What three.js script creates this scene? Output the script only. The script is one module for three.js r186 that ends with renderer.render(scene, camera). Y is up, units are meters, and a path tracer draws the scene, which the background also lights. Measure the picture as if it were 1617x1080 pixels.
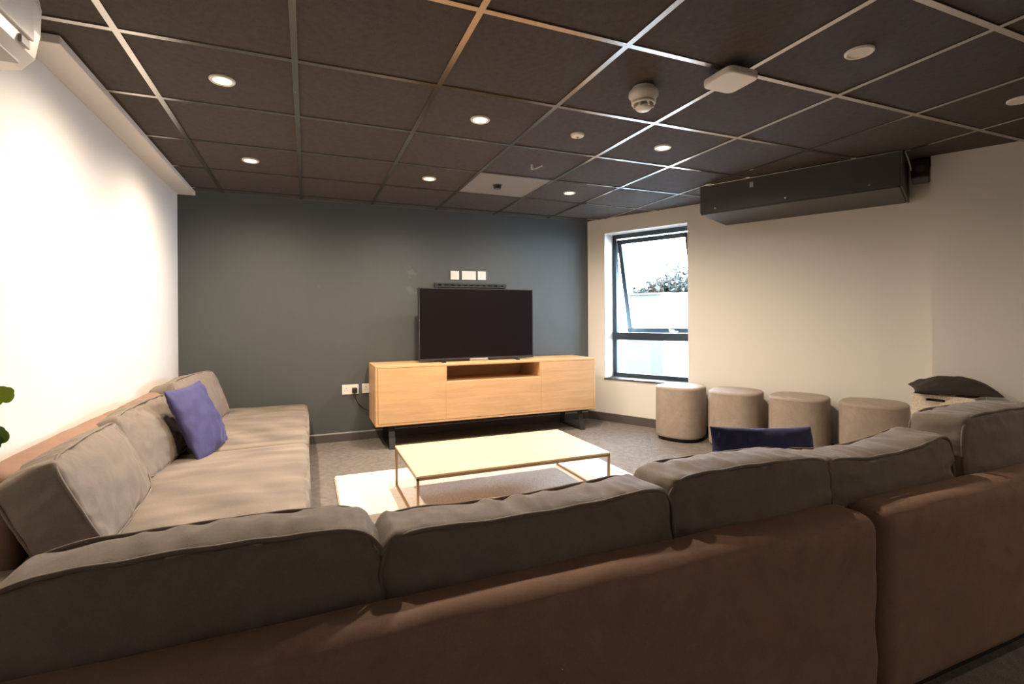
import * as THREE from 'three';
import { RoundedBoxGeometry } from 'three/addons/geometries/RoundedBoxGeometry.js';
import { ImprovedNoise } from 'three/addons/math/ImprovedNoise.js';
import { mergeGeometries, mergeVertices } from 'three/addons/utils/BufferGeometryUtils.js';

// ------------------------------------------------------------------ camera, sky, exposure
const EYE = 1.095;                       // camera height above the carpet
const CEIL = EYE + 1.0592;               // underside of the ceiling grid
const scene = new THREE.Scene();
const camera = new THREE.PerspectiveCamera(2 * Math.atan(540 / 789.6) * 180 / Math.PI, 1617 / 1080, 0.05, 200);
camera.position.set(0, EYE, 0);
camera.rotation.order = 'YXZ';
camera.rotation.y = -0.38919;
camera.rotation.z = -0.006633;
camera.setViewOffset(1617, 1080, 0, 36.6, 1617, 1080);   // shifted lens: verticals stay upright
scene.add(camera);
scene.background = new THREE.Color().setRGB(0.76, 0.98, 1.22);   // overcast daylight, cooler than the lamps
scene.backgroundIntensity = 55;
const renderer = new THREE.WebGLRenderer({ antialias: true });
renderer.toneMapping = THREE.LinearToneMapping;
renderer.toneMappingExposure = 1.0;
renderer.shadowMap.enabled = true;
const LAMP = { color: new THREE.Color().setRGB(1.0, 0.81, 0.61), cd: 10.8 };

// ------------------------------------------------------------------ helpers
let seed = 20240611;
const rnd = () => { seed = (seed * 1664525 + 1013904223) >>> 0; return seed / 4294967296; };
const noise = new ImprovedNoise();
const N = (x, y, z = 0) => noise.noise(x, y, z);
const fbm = (x, y, z, o = 4) => { let a = 0, s = 0.5, f = 1; for (let i = 0; i < o; i++) { a += s * N(x * f, y * f, z * f + i * 7.3); s *= 0.5; f *= 2.03; } return a; };
const taken = {};
const numbered = (name) => { const k = taken[name] = (taken[name] ?? -1) + 1; return k ? `${name}_${String(k).padStart(3, '0')}` : name; };
function part(name, geo, mat, parent, label) {
  const m = new THREE.Mesh(geo, mat); m.name = name; m.castShadow = m.receiveShadow = true;
  if (label) m.userData.label = label;
  parent.add(m); return m;
}
function thing(name, label, category, [x, y, z] = [0, 0, 0], turn = 0, group) {
  const o = new THREE.Group(); o.name = numbered(name); o.position.set(x, y, z); o.rotation.y = turn;
  o.userData = { label, category }; if (group) o.userData.group = group;
  scene.add(o); return o;
}
function struct(name, label, category) {
  const o = new THREE.Group(); o.name = name; o.userData = { kind: 'structure', label, category };
  scene.add(o); return o;
}
// texture coordinates in metres, by the way each face points
function uvBox(g, k = 1) {
  const p = g.attributes.position, n = g.attributes.normal, uv = new Float32Array(p.count * 2);
  for (let i = 0; i < p.count; i++) {
    const ax = Math.abs(n.getX(i)), ay = Math.abs(n.getY(i)), az = Math.abs(n.getZ(i));
    let u, v;
    if (ax >= ay && ax >= az) { u = p.getZ(i); v = p.getY(i); } else if (ay >= az) { u = p.getX(i); v = p.getZ(i); } else { u = p.getX(i); v = p.getY(i); }
    uv[2 * i] = u * k; uv[2 * i + 1] = v * k;
  }
  g.setAttribute('uv', new THREE.BufferAttribute(uv, 2)); return g;
}
const box = (x0, x1, y0, y1, z0, z1) => uvBox(new THREE.BoxGeometry(x1 - x0, y1 - y0, z1 - z0).translate((x0 + x1) / 2, (y0 + y1) / 2, (z0 + z1) / 2));
function rbox(x0, x1, y0, y1, z0, z1, r = 0.004, seg = 2) {
  return uvBox(new RoundedBoxGeometry(x1 - x0, y1 - y0, z1 - z0, seg, r).translate((x0 + x1) / 2, (y0 + y1) / 2, (z0 + z1) / 2));
}
const clean = (g) => { const h = g.index ? g.toNonIndexed() : g; for (const k of Object.keys(h.attributes)) if (!['position', 'normal', 'uv'].includes(k)) h.deleteAttribute(k); return h; };
const join = (...gs) => mergeGeometries(gs.map(clean));
function weldNormals(g) {               // smooth normals across coincident vertices, texture coordinates kept
  const w = new THREE.BufferGeometry(); w.setAttribute('position', g.attributes.position.clone()); if (g.index) w.setIndex(g.index.clone());
  const m = mergeVertices(w, 1e-5); m.computeVertexNormals();
  const key = (p, i) => `${Math.round(p.getX(i) * 2e4)},${Math.round(p.getY(i) * 2e4)},${Math.round(p.getZ(i) * 2e4)}`;
  const map = new Map(); for (let i = 0; i < m.attributes.position.count; i++) map.set(key(m.attributes.position, i), i);
  const p = g.attributes.position, out = new Float32Array(p.count * 3), nn = m.attributes.normal;
  for (let i = 0; i < p.count; i++) { const j = map.get(key(p, i)) ?? 0; out[3 * i] = nn.getX(j); out[3 * i + 1] = nn.getY(j); out[3 * i + 2] = nn.getZ(j); }
  g.setAttribute('normal', new THREE.BufferAttribute(out, 3)); return g;
}
// an upholstered block: rounded edges r, faces that swell, soft creases
function soft(w, h, d, { r = 0.03, seg = [30, 16, 20], swell = [0, 0, 0], corner = 0, crease = 0, cs = [5, 9, 5], off = 0, warp = null, fold = 0 } = {}) {
  const g = new THREE.BoxGeometry(2, 2, 2, ...seg), p = g.attributes.position, half = [w / 2, h / 2, d / 2];
  const v = new THREE.Vector3(), c = new THREE.Vector3(), n = new THREE.Vector3();
  for (let i = 0; i < p.count; i++) {
    v.fromBufferAttribute(p, i);
    const t = [v.x, v.y, v.z].map((a) => Math.sin(a * Math.PI / 2) * 0.72 + a * 0.28);
    v.set(t[0] * half[0], t[1] * half[1], t[2] * half[2]);
    c.set(...[0, 1, 2].map((k) => THREE.MathUtils.clamp(v.getComponent(k), -half[k] + r, half[k] - r)));
    n.subVectors(v, c); if (n.lengthSq() > 1e-12) { n.normalize(); v.copy(c).addScaledVector(n, r); }
    const e = [0, 1, 2].map((k) => THREE.MathUtils.clamp(v.getComponent(k) / half[k], -1, 1));
    const f = e.map((a) => 1 - a * a);
    v.x += Math.sign(e[0]) * Math.abs(e[0]) ** 3 * swell[0] * f[1] * f[2];
    v.y += Math.sign(e[1]) * Math.abs(e[1]) ** 3 * swell[1] * f[0] * f[2];
    v.z += Math.sign(e[2]) * Math.abs(e[2]) ** 3 * swell[2] * f[0] * f[1];
    if (corner) { v.x *= Math.sqrt(1 - corner * e[1] ** 4); v.y *= Math.sqrt(1 - corner * e[0] ** 4); }
    if (crease) {
      const a = N(v.x * cs[0] + off, v.y * cs[1] - off, v.z * cs[2] + off * 1.7), b = N(v.x * cs[0] * 2.7 - off, v.y * cs[1] * 2.7, v.z * cs[2] * 2.7 + off);
      const dd = crease * ((1 - Math.abs(a) * 2.2) * 0.7 + b * 0.55);
      if (n.lengthSq() < 1e-12) n.set(0, 0, 1);
      v.addScaledVector(n, dd);
    }
    if (fold) { // short tucks that start at the seams
      const q = N(v.x * 17 + off * 2, v.y * 17 + off, v.z * 6), s = Math.max(Math.abs(e[0]) ** 3, Math.abs(e[1]) ** 3) * (0.4 + 0.6 * Math.max(0, N(v.x * 4 - off, v.y * 4, 3) + 0.5));
      v.addScaledVector(n, fold * s * (0.5 - Math.abs(q) * 3));
    }
    if (warp) warp(v, e);
    p.setXYZ(i, v.x, v.y, v.z);
  }
  weldNormals(g); return uvBox(g);
}
// a cord sewn round the rim of a cushion face
function cord(w, h, z, corner, rad = 0.005, warp = null, crease = 0) {
  const pts = [], M = 72;
  for (let i = 0; i < M; i++) {
    const a = i / M * Math.PI * 2, cx = Math.cos(a), cy = Math.sin(a), k = 10;
    const s = 1 / (Math.abs(cx) ** k + Math.abs(cy) ** k) ** (1 / k);
    const ex = cx * s, ey = cy * s;
    const v = new THREE.Vector3(ex * w / 2 * Math.sqrt(1 - corner * ey ** 4), ey * h / 2 * Math.sqrt(1 - corner * ex ** 4), z);
    if (crease) { v.x += crease * N(ey * 4, ex * 4, z * 9); v.y += crease * N(ex * 4 + 3, ey * 4, z * 9); }
    if (warp) warp(v, [ex, ey, Math.sign(z)]);
    pts.push(v);
  }
  return new THREE.TubeGeometry(new THREE.CatmullRomCurve3(pts, true), 110, rad, 6, true);
}
// a knife-edged scatter pillow, standing in its own x-y plane
function pillowGeo(w, h, t, off = 0, res = 34, hollow = 0.07) {
  const gs = [];
  for (const side of [1, -1]) {
    const g = new THREE.PlaneGeometry(2, 2, res, res), p = g.attributes.position;
    for (let i = 0; i < p.count; i++) {
      const u = Math.sin(p.getX(i) * Math.PI / 2) * 0.6 + p.getX(i) * 0.4, v = Math.sin(p.getY(i) * Math.PI / 2) * 0.6 + p.getY(i) * 0.4;
      const full = Math.max(0, (1 - u * u) * (1 - v * v)) ** 0.52;
      const x = w / 2 * u * (1 - hollow * (1 - v * v) * Math.abs(u)), y = h / 2 * v * (1 - hollow * (1 - u * u) * Math.abs(v));
      const edge = 1 - full, wr = 0.012 * Math.min(1, full * 3) * (N(u * 3.1 + off, v * 3.1, side * 2 + off) + 0.7 * edge * N(u * 9 + off, v * 9, side + 5));
      p.setXYZ(i, x, y, side * (t / 2 * full + wr));
    }
    if (side < 0) { const ix = g.index; for (let i = 0; i < ix.count; i += 3) { const a = ix.getX(i + 1); ix.setX(i + 1, ix.getX(i + 2)); ix.setX(i + 2, a); } }
    gs.push(g);
  }
  const g = mergeGeometries(gs); weldNormals(g); return uvBox(g);
}
// a pillow that lies down: its underside settles flat
function flatBelow(g) { const p = g.attributes.position; for (let i = 0; i < p.count; i++) if (p.getZ(i) < 0) p.setZ(i, p.getZ(i) * 0.2); return uvBox(weldNormals(g)); }
function bar(a, b, w, t) { // a straight flat bar from a to b, w across x, t thick
  const A = new THREE.Vector3(...a), B = new THREE.Vector3(...b), L = A.distanceTo(B);
  const g = new RoundedBoxGeometry(w, L + t, t, 2, Math.min(w, t) * 0.2);
  const q = new THREE.Quaternion().setFromUnitVectors(new THREE.Vector3(0, 1, 0), B.clone().sub(A).normalize());
  g.applyQuaternion(q); g.translate((A.x + B.x) / 2, (A.y + B.y) / 2, (A.z + B.z) / 2); return uvBox(g);
}
const tube = (pts, r, seg = 40) => new THREE.TubeGeometry(new THREE.CatmullRomCurve3(pts.map((p) => new THREE.Vector3(...p))), seg, r, 7, false);

// ------------------------------------------------------------------ textures and materials
function tex(size, metres, f, srgb = true) {
  const d = new Uint8Array(size * size * 4);
  for (let y = 0; y < size; y++) for (let x = 0; x < size; x++) {
    const c = f(x / size, y / size, x, y), i = 4 * (y * size + x);
    d[i] = c[0]; d[i + 1] = c[1]; d[i + 2] = c[2]; d[i + 3] = 255;
  }
  const t = new THREE.DataTexture(d, size, size, THREE.RGBAFormat);
  t.wrapS = t.wrapT = THREE.RepeatWrapping; t.magFilter = THREE.LinearFilter; t.minFilter = THREE.LinearMipmapLinearFilter; t.generateMipmaps = true;
  if (srgb) t.colorSpace = THREE.SRGBColorSpace;
  t.repeat.set(1 / metres, 1 / metres); t.needsUpdate = true; return t;
}
const tile2 = (u, v, f, z) => { const a = Math.PI * 2; return N(Math.cos(u * a) * f + 9, Math.sin(u * a) * f + Math.cos(v * a) * f * 0.7, Math.sin(v * a) * f + z); }; // wraps round
const grey = (a) => { const c = THREE.MathUtils.clamp(Math.round(a), 0, 255); return [c, c, c]; };
const mix = (base, k) => base.map((c) => THREE.MathUtils.clamp(Math.round(c * k), 0, 255));
const mat = (o) => new THREE.MeshStandardMaterial(o);
const phys = (o) => new THREE.MeshPhysicalMaterial(o);

const velvetMap = tex(256, 0.5, (u, v) => grey(236 + 14 * tile2(u, v, 1.6, 2) + 8 * tile2(u, v, 5, 8) + (rnd() - 0.5) * 16));
const napMap = tex(512, 1.3, (u, v) => grey(222 + 52 * N(Math.cos(u * 6.2832) * 0.9 + 4, v * 15, Math.sin(u * 6.2832) * 0.9) * Math.sin(v * Math.PI) + 40 * tile2(u, v, 1.3, 6) + (rnd() - 0.5) * 18));   // brushed streaks across the seat
const velvetBump = tex(256, 0.16, () => grey(128 + (rnd() - 0.5) * 160), false);
const plaster = tex(256, 1.2, (u, v) => grey(128 + 40 * tile2(u, v, 6, 3) + (rnd() - 0.5) * 50), false);
const carpetMap = tex(512, 0.7, (u, v) => mix([226, 222, 218], 0.9 + 0.10 * tile2(u, v, 3, 1) + (rnd() - 0.5) * 0.34));
const carpetBump = tex(256, 0.2, () => grey(128 + (rnd() - 0.5) * 220), false);
const tileMap = tex(512, 0.6, (u, v) => { const s = rnd(); return grey((s > 0.93 ? 150 : 205) + (rnd() - 0.5) * 40 + 18 * tile2(u, v, 4, 5)); });
const tileBump = tex(512, 0.6, () => grey(rnd() > 0.9 ? 60 : 150 + rnd() * 40), false);
const oakMap = tex(512, 0.9, (u, v) => {                      // fine straight grain along u, a few broader bands
  const w = v + 0.012 * tile2(u, v, 0.8, 4), a = N(w * 96, Math.cos(u * 6.2832) * 0.5, 3), b = N(w * 22, Math.sin(u * 6.2832) * 0.6, 9), c = N(w * 210, Math.cos(u * 6.2832) * 2.5, Math.sin(u * 6.2832) * 2.5);
  return mix([250, 246, 240], 0.95 + 0.035 * a + 0.05 * b + 0.03 * c + (rnd() - 0.5) * 0.02);
});
const furMap = tex(256, 0.35, (u, v) => mix([250, 247, 242], 0.93 + 0.10 * tile2(u, v, 7, 2) + (rnd() - 0.5) * 0.14));

const M = {
  white: mat({ color: new THREE.Color().setRGB(0.76, 0.745, 0.72), roughness: 0.85, bumpMap: plaster, bumpScale: 0.0006 }),
  charcoal: mat({ color: new THREE.Color().setRGB(0.098, 0.109, 0.111), roughness: 0.55, bumpMap: plaster, bumpScale: 0.0006 }),
  skirting: mat({ color: new THREE.Color().setRGB(0.085, 0.075, 0.07), roughness: 0.5 }),
  carpet: mat({ color: new THREE.Color().setRGB(0.34, 0.31, 0.295), map: carpetMap, bumpMap: carpetBump, bumpScale: 0.004, roughness: 1 }),
  tile: mat({ color: new THREE.Color().setRGB(0.105, 0.086, 0.075), map: tileMap, bumpMap: tileBump, bumpScale: 0.0015, roughness: 0.9 }),
  tilePale: mat({ color: new THREE.Color().setRGB(0.24, 0.22, 0.21), roughness: 0.85 }),
  tee: mat({ color: new THREE.Color().setRGB(0.52, 0.505, 0.49), metalness: 1, roughness: 0.2 }),
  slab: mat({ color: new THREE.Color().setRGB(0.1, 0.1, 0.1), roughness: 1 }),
  oak: mat({ color: new THREE.Color().setRGB(0.70, 0.45, 0.25), map: oakMap, roughness: 0.5 }),
  oakPale: mat({ color: new THREE.Color().setRGB(0.78, 0.61, 0.40), map: oakMap, roughness: 0.42 }),
  steel: mat({ color: new THREE.Color().setRGB(0.035, 0.035, 0.038), metalness: 0.3, roughness: 0.45 }),
  bronze: mat({ color: new THREE.Color().setRGB(0.42, 0.31, 0.2), metalness: 0.9, roughness: 0.35 }),
  black: mat({ color: new THREE.Color().setRGB(0.012, 0.012, 0.013), roughness: 0.4 }),
  screen: phys({ color: new THREE.Color().setRGB(0.006, 0.004, 0.005), roughness: 0.3, specularIntensity: 0.45 }),
  chrome: mat({ color: new THREE.Color().setRGB(0.6, 0.6, 0.6), metalness: 1, roughness: 0.3 }),
  plastic: mat({ color: new THREE.Color().setRGB(0.82, 0.79, 0.74), roughness: 0.35 }),
  plasticGrey: mat({ color: new THREE.Color().setRGB(0.42, 0.41, 0.40), roughness: 0.5 }),
  frame: mat({ color: new THREE.Color().setRGB(0.028, 0.045, 0.06), roughness: 0.4, metalness: 0.2 }),
  glass: phys({ color: 0xffffff, transmission: 1, roughness: 0, thickness: 0, ior: 1.5 }),
  velvet: phys({ color: new THREE.Color().setRGB(0.215, 0.175, 0.145), map: velvetMap, bumpMap: velvetBump, bumpScale: 0.0004, roughness: 0.82, sheen: 0.9, sheenRoughness: 0.4, sheenColor: new THREE.Color().setRGB(0.5, 0.46, 0.42) }),
  velvetBack: phys({ color: new THREE.Color().setRGB(0.29, 0.170, 0.117), map: velvetMap, bumpMap: velvetBump, bumpScale: 0.0004, roughness: 0.82, sheen: 0.6, sheenRoughness: 0.45, sheenColor: new THREE.Color().setRGB(0.5, 0.4, 0.34) }),
  velvetSeat: phys({ color: new THREE.Color().setRGB(0.235, 0.192, 0.158), map: napMap, bumpMap: velvetBump, bumpScale: 0.0004, roughness: 0.82, sheen: 0.9, sheenRoughness: 0.4, sheenColor: new THREE.Color().setRGB(0.5, 0.46, 0.42) }),
  piping: mat({ color: new THREE.Color().setRGB(0.17, 0.138, 0.115), roughness: 0.8 }),
  lining: mat({ color: new THREE.Color().setRGB(0.02, 0.018, 0.02), roughness: 0.95 }),
  blue: phys({ color: new THREE.Color().setRGB(0.052, 0.048, 0.16), map: velvetMap, bumpMap: velvetBump, bumpScale: 0.0004, roughness: 0.75, sheen: 0.8, sheenRoughness: 0.4, sheenColor: new THREE.Color().setRGB(0.35, 0.32, 0.6) }),
  navy: phys({ color: new THREE.Color().setRGB(0.018, 0.026, 0.115), map: velvetMap, bumpMap: velvetBump, bumpScale: 0.0004, roughness: 0.75, sheen: 0.5, sheenRoughness: 0.4, sheenColor: new THREE.Color().setRGB(0.25, 0.28, 0.5) }),
  dark: phys({ color: new THREE.Color().setRGB(0.030, 0.024, 0.02), map: velvetMap, roughness: 0.85, sheen: 0.3, sheenRoughness: 0.5 }),
  ottoman: phys({ color: new THREE.Color().setRGB(0.40, 0.325, 0.275), map: velvetMap, bumpMap: velvetBump, bumpScale: 0.0004, roughness: 0.85, sheen: 0.5, sheenRoughness: 0.5, sheenColor: new THREE.Color().setRGB(0.5, 0.48, 0.45) }),
  rug: mat({ color: new THREE.Color().setRGB(0.80, 0.74, 0.69), map: furMap, roughness: 1 }),
  canvas: mat({ color: new THREE.Color().setRGB(0.84, 0.76, 0.66), map: furMap, roughness: 0.9 }),
  ducting: mat({ color: new THREE.Color().setRGB(0.05, 0.048, 0.05), roughness: 0.5 }),
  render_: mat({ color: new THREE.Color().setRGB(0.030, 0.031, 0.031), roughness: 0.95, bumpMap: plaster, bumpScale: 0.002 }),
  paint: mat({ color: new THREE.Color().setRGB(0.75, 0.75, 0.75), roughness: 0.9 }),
  paving: mat({ color: new THREE.Color().setRGB(0.3, 0.3, 0.29), roughness: 0.95 }),
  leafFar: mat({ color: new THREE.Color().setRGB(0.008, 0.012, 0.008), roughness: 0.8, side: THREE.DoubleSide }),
  leaf: phys({ color: new THREE.Color().setRGB(0.26, 0.38, 0.03), roughness: 0.5, transmission: 0.3, thickness: 0, side: THREE.DoubleSide }),
  leafDark: phys({ color: new THREE.Color().setRGB(0.10, 0.19, 0.02), roughness: 0.5, transmission: 0.25, thickness: 0, side: THREE.DoubleSide }),
  stem: mat({ color: new THREE.Color().setRGB(0.09, 0.06, 0.04), roughness: 0.9 }),
  soil: mat({ color: new THREE.Color().setRGB(0.04, 0.03, 0.022), roughness: 1 }),
  pot: mat({ color: new THREE.Color().setRGB(0.5, 0.48, 0.45), roughness: 0.6 }),
  lens: mat({ color: new THREE.Color().setRGB(0.9, 0.85, 0.75), emissive: new THREE.Color().setRGB(1.0, 0.82, 0.58), emissiveIntensity: 6, roughness: 0.4 }),
  lensOff: mat({ color: new THREE.Color().setRGB(0.75, 0.7, 0.64), roughness: 0.4 }),
};

// ------------------------------------------------------------------ the room
const LX = -0.965, BZ = -4.77, NZ = 1.9;                      // left wall, TV wall, wall behind the camera
const W0 = [2.86, -4.77], D = [0.44146, 0.89728], NR = [-0.89728, 0.44146];   // splayed window wall: corner, direction, normal into the room
const TURN = Math.atan2(-D[1], D[0]);                         // turns +x into D
const onWall = (s, n = 0) => [W0[0] + D[0] * s + NR[0] * n, W0[1] + D[1] * s + NR[1] * n];
const HI = CEIL + 0.14;

const floorS = struct('floor', 'grey-brown short pile carpet covering the whole room', 'carpet');
part('carpet', box(LX - 0.2, 6.4, -0.06, 0, BZ - 0.2, NZ + 0.2), M.carpet, floorS);

const wl = struct('wall_left', 'bright white plastered wall behind the long sofa', 'wall');
part('plaster', box(LX - 0.2, LX, 0, HI, BZ, NZ), M.white, wl);
const wb = struct('wall_back', 'charcoal grey painted wall behind the television', 'wall');
{ // flat paint with filler smudges and rub marks as in the photograph
  const c = document.createElement('canvas'); c.width = 1536; c.height = 832; const x = c.getContext('2d');
  x.fillStyle = 'rgb(226,226,226)'; x.fillRect(0, 0, 1536, 832);
  for (let i = 0; i < 1700; i++) { const a = rnd() * 1536, b = rnd() * 832, l = 20 + rnd() * 120; x.fillStyle = rnd() > 0.5 ? 'rgba(240,240,238,0.05)' : 'rgba(205,205,208,0.05)'; x.fillRect(a, b, 3 + rnd() * 16, l); }
  const wx = (X) => (X + 1.165) / (4.225) * 1536, wy = (Y) => (1 - Y / HI) * 832;   // wall spans x -1.165..3.06
  const smudge = (X, Y, r, n, al) => { for (let i = 0; i < n; i++) { const a = rnd() * 6.28, q = rnd() * rnd() * r; x.fillStyle = `rgba(255,255,255,${al})`; x.beginPath(); x.ellipse(wx(X) + Math.cos(a) * q, wy(Y) + Math.sin(a) * q, 2 + rnd() * 5, 2 + rnd() * 4, a, 0, 7); x.fill(); } };
  smudge(0.92, EYE + 0.45, 20, 46, 0.5); smudge(0.91, EYE + 0.28, 18, 40, 0.5); smudge(0.95, EYE + 0.25, 9, 14, 0.2); smudge(0.1, EYE + 0.3, 8, 8, 0.15);
  const t = new THREE.CanvasTexture(c); t.colorSpace = THREE.SRGBColorSpace;
  const m = M.charcoal.clone(); m.map = t;
  const g = new THREE.BoxGeometry(4.225, HI, 0.2).translate(-1.165 + 4.225 / 2, HI / 2, BZ - 0.1);
  const p = g.attributes.position, uv = g.attributes.uv; for (let i = 0; i < p.count; i++) uv.setXY(i, (p.getX(i) + 1.165) / 4.225, p.getY(i) / HI);
  part('painted_plaster', g, m, wb);
}
// window wall with its opening, in wall coordinates (s along, y up), 0.26 thick
const OP = { s0: 0.215, s1: 1.118, y0: EYE - 0.635, y1: EYE + 0.905 };
const wr = struct('wall_right', 'off-white plastered wall with the window', 'wall');
{
  const sh = new THREE.Shape([[-0.3, 0], [3.2, 0], [3.2, HI], [-0.3, HI]].map((a) => new THREE.Vector2(...a)));
  sh.holes.push(new THREE.Path([[OP.s0, OP.y0], [OP.s0, OP.y1], [OP.s1, OP.y1], [OP.s1, OP.y0]].map((a) => new THREE.Vector2(...a))));
  const g = uvBox(new THREE.ExtrudeGeometry(sh, { depth: 0.26, bevelEnabled: false }));   // local z grows into the room
  wr.position.set(W0[0], 0, W0[1]); wr.rotation.y = TURN;
  const m = part('plaster', g, M.white, wr); m.position.z = 0;
  // local +z must point into the room (NR): rotate about y maps +z to (sin t, cos t)
  const into = [Math.sin(TURN), Math.cos(TURN)];
  m.position.z = (into[0] * NR[0] + into[1] * NR[1]) > 0 ? -0.26 : 0;
}
const INTO = Math.sign(Math.sin(TURN) * NR[0] + Math.cos(TURN) * NR[1]);
const wp = struct('wall_pier', 'plain off-white wall standing forward of the window wall', 'wall');
{
  const g = box(0, 4.6, 0, HI, INTO > 0 ? -0.45 : 0, INTO > 0 ? 0 : 0.45), [px, pz] = onWall(2.905, 0.322);
  wp.position.set(px, 0, pz); wp.rotation.y = TURN; part('plaster', g, M.white, wp);
}
const wn = struct('wall_near', 'white wall at the open end of the room behind the sofa', 'wall');
part('plaster', box(LX - 0.2, 6.4, 0, HI, NZ, NZ + 0.2), M.white, wn);

// skirting boards
const sb = struct('baseboard_back', 'dark skirting board with pale top edge below the charcoal wall', 'baseboard');
part('board', rbox(LX, 2.85, 0, 0.07, BZ, BZ + 0.014, 0.003), M.skirting, sb); part('cap', box(LX, 2.85, 0.07, 0.078, BZ, BZ + 0.012), M.plasticGrey, sb, 'pale sealant line');
const sr = struct('baseboard_right', 'dark skirting board below the window wall', 'baseboard');
sr.position.set(W0[0], 0, W0[1]); sr.rotation.y = TURN;
part('board', INTO > 0 ? rbox(0, 2.9, 0, 0.085, 0, 0.016, 0.003) : rbox(0, 2.9, 0, 0.085, -0.016, 0, 0.003), M.skirting, sr);

// ceiling: structural slab, dark lay-in tiles and polished tees
const ceil = struct('ceiling', 'suspended ceiling of dark speckled tiles in a metal grid', 'ceiling');
part('slab', box(LX - 0.2, 6.4, HI, HI + 0.15, BZ - 0.2, NZ + 0.2), M.slab, ceil);
const GX = -0.6396, GZ = -1.6265, P = 0.6, TW = 0.024;
function clipPoly(poly) {                                      // keep the part on the room's side of the window wall / pier
  const side = ([x, z]) => (x - W0[0]) * NR[0] + (z - W0[1]) * NR[1] + 0.02;
  const out = [];
  poly.forEach((a, i) => { const b = poly[(i + 1) % poly.length], da = side(a), db = side(b); if (da >= 0) out.push(a); if ((da >= 0) !== (db >= 0)) { const t = da / (da - db); out.push([a[0] + (b[0] - a[0]) * t, a[1] + (b[1] - a[1]) * t]); } });
  return out;
}
function slabGeo(poly, y, t) {
  const sh = new THREE.Shape(poly.map(([x, z]) => new THREE.Vector2(x, -z)));
  return uvBox(new THREE.ExtrudeGeometry(sh, { depth: t, bevelEnabled: false }).rotateX(-Math.PI / 2).translate(0, y, 0));
}
for (let i = -1; i <= 10; i++) for (let j = -6; j <= 5; j++) {
  const x0 = Math.max(GX + P * i, LX), x1 = GX + P * (i + 1), z1 = Math.min(GZ - P * j, NZ), z0 = Math.max(GZ - P * (j + 1), BZ);
  if (x1 - x0 < 0.03 || z1 - z0 < 0.03) continue;
  const poly = clipPoly([[x0, z0], [x1, z0], [x1, z1], [x0, z1]]);
  if (poly.length < 3) continue;
  const pale = i === 3 && j === 3;
  const m = part('ceiling_tile', slabGeo(poly, CEIL + 0.006 + (rnd() - 0.5) * 0.002, 0.015), pale ? M.tilePale : M.tile, ceil, pale ? 'pale grey ceiling tile with a small dark sensor' : undefined);
  m.rotation.x = 0;
}
const rail = (x0, x1, z0, z1) => uvBox(new THREE.BoxGeometry(x1 - x0, 0.006, z1 - z0).translate((x0 + x1) / 2, CEIL + 0.003, (z0 + z1) / 2));
for (let i = 0; i <= 10; i++) {
  const x = GX + P * i; let z0 = BZ; if (x > W0[0]) z0 = W0[1] + (x - W0[0]) / D[0] * D[1];
  if (z0 < NZ) part('main_tee', rail(x - TW / 2, x + TW / 2, z0, NZ), M.tee, ceil);
}
for (let j = -5; j <= 5; j++) for (let i = -1; i <= 10; i++) {
  const z = GZ - P * j; if (z < BZ + 0.02) continue;
  const x0 = Math.max(LX, GX + P * i + TW / 2); let x1 = GX + P * (i + 1) - TW / 2;
  x1 = Math.min(x1, W0[0] + (z - W0[1]) / D[1] * D[0]);
  if (x1 - x0 > 0.02) part('cross_tee', rail(x0, x1, z - TW / 2, z + TW / 2), M.tee, ceil);
}
part('shadow_line_trim', rail(LX, 2.9, BZ, BZ + 0.02), M.slab, ceil, 'edge trim coloured dark as the shadow line along the charcoal wall');  // perimeter trim in a dark colour that paints the shadow line under the ceiling

// pale boxed-in bulkhead along the left wall
const bulk = struct('trim_1', 'pale boxed bulkhead running along the top of the left wall', 'bulkhead');
part('boxing', rbox(LX, -0.838, CEIL - 0.034, CEIL, BZ, -2.34, 0.004), M.white, bulk);

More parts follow.
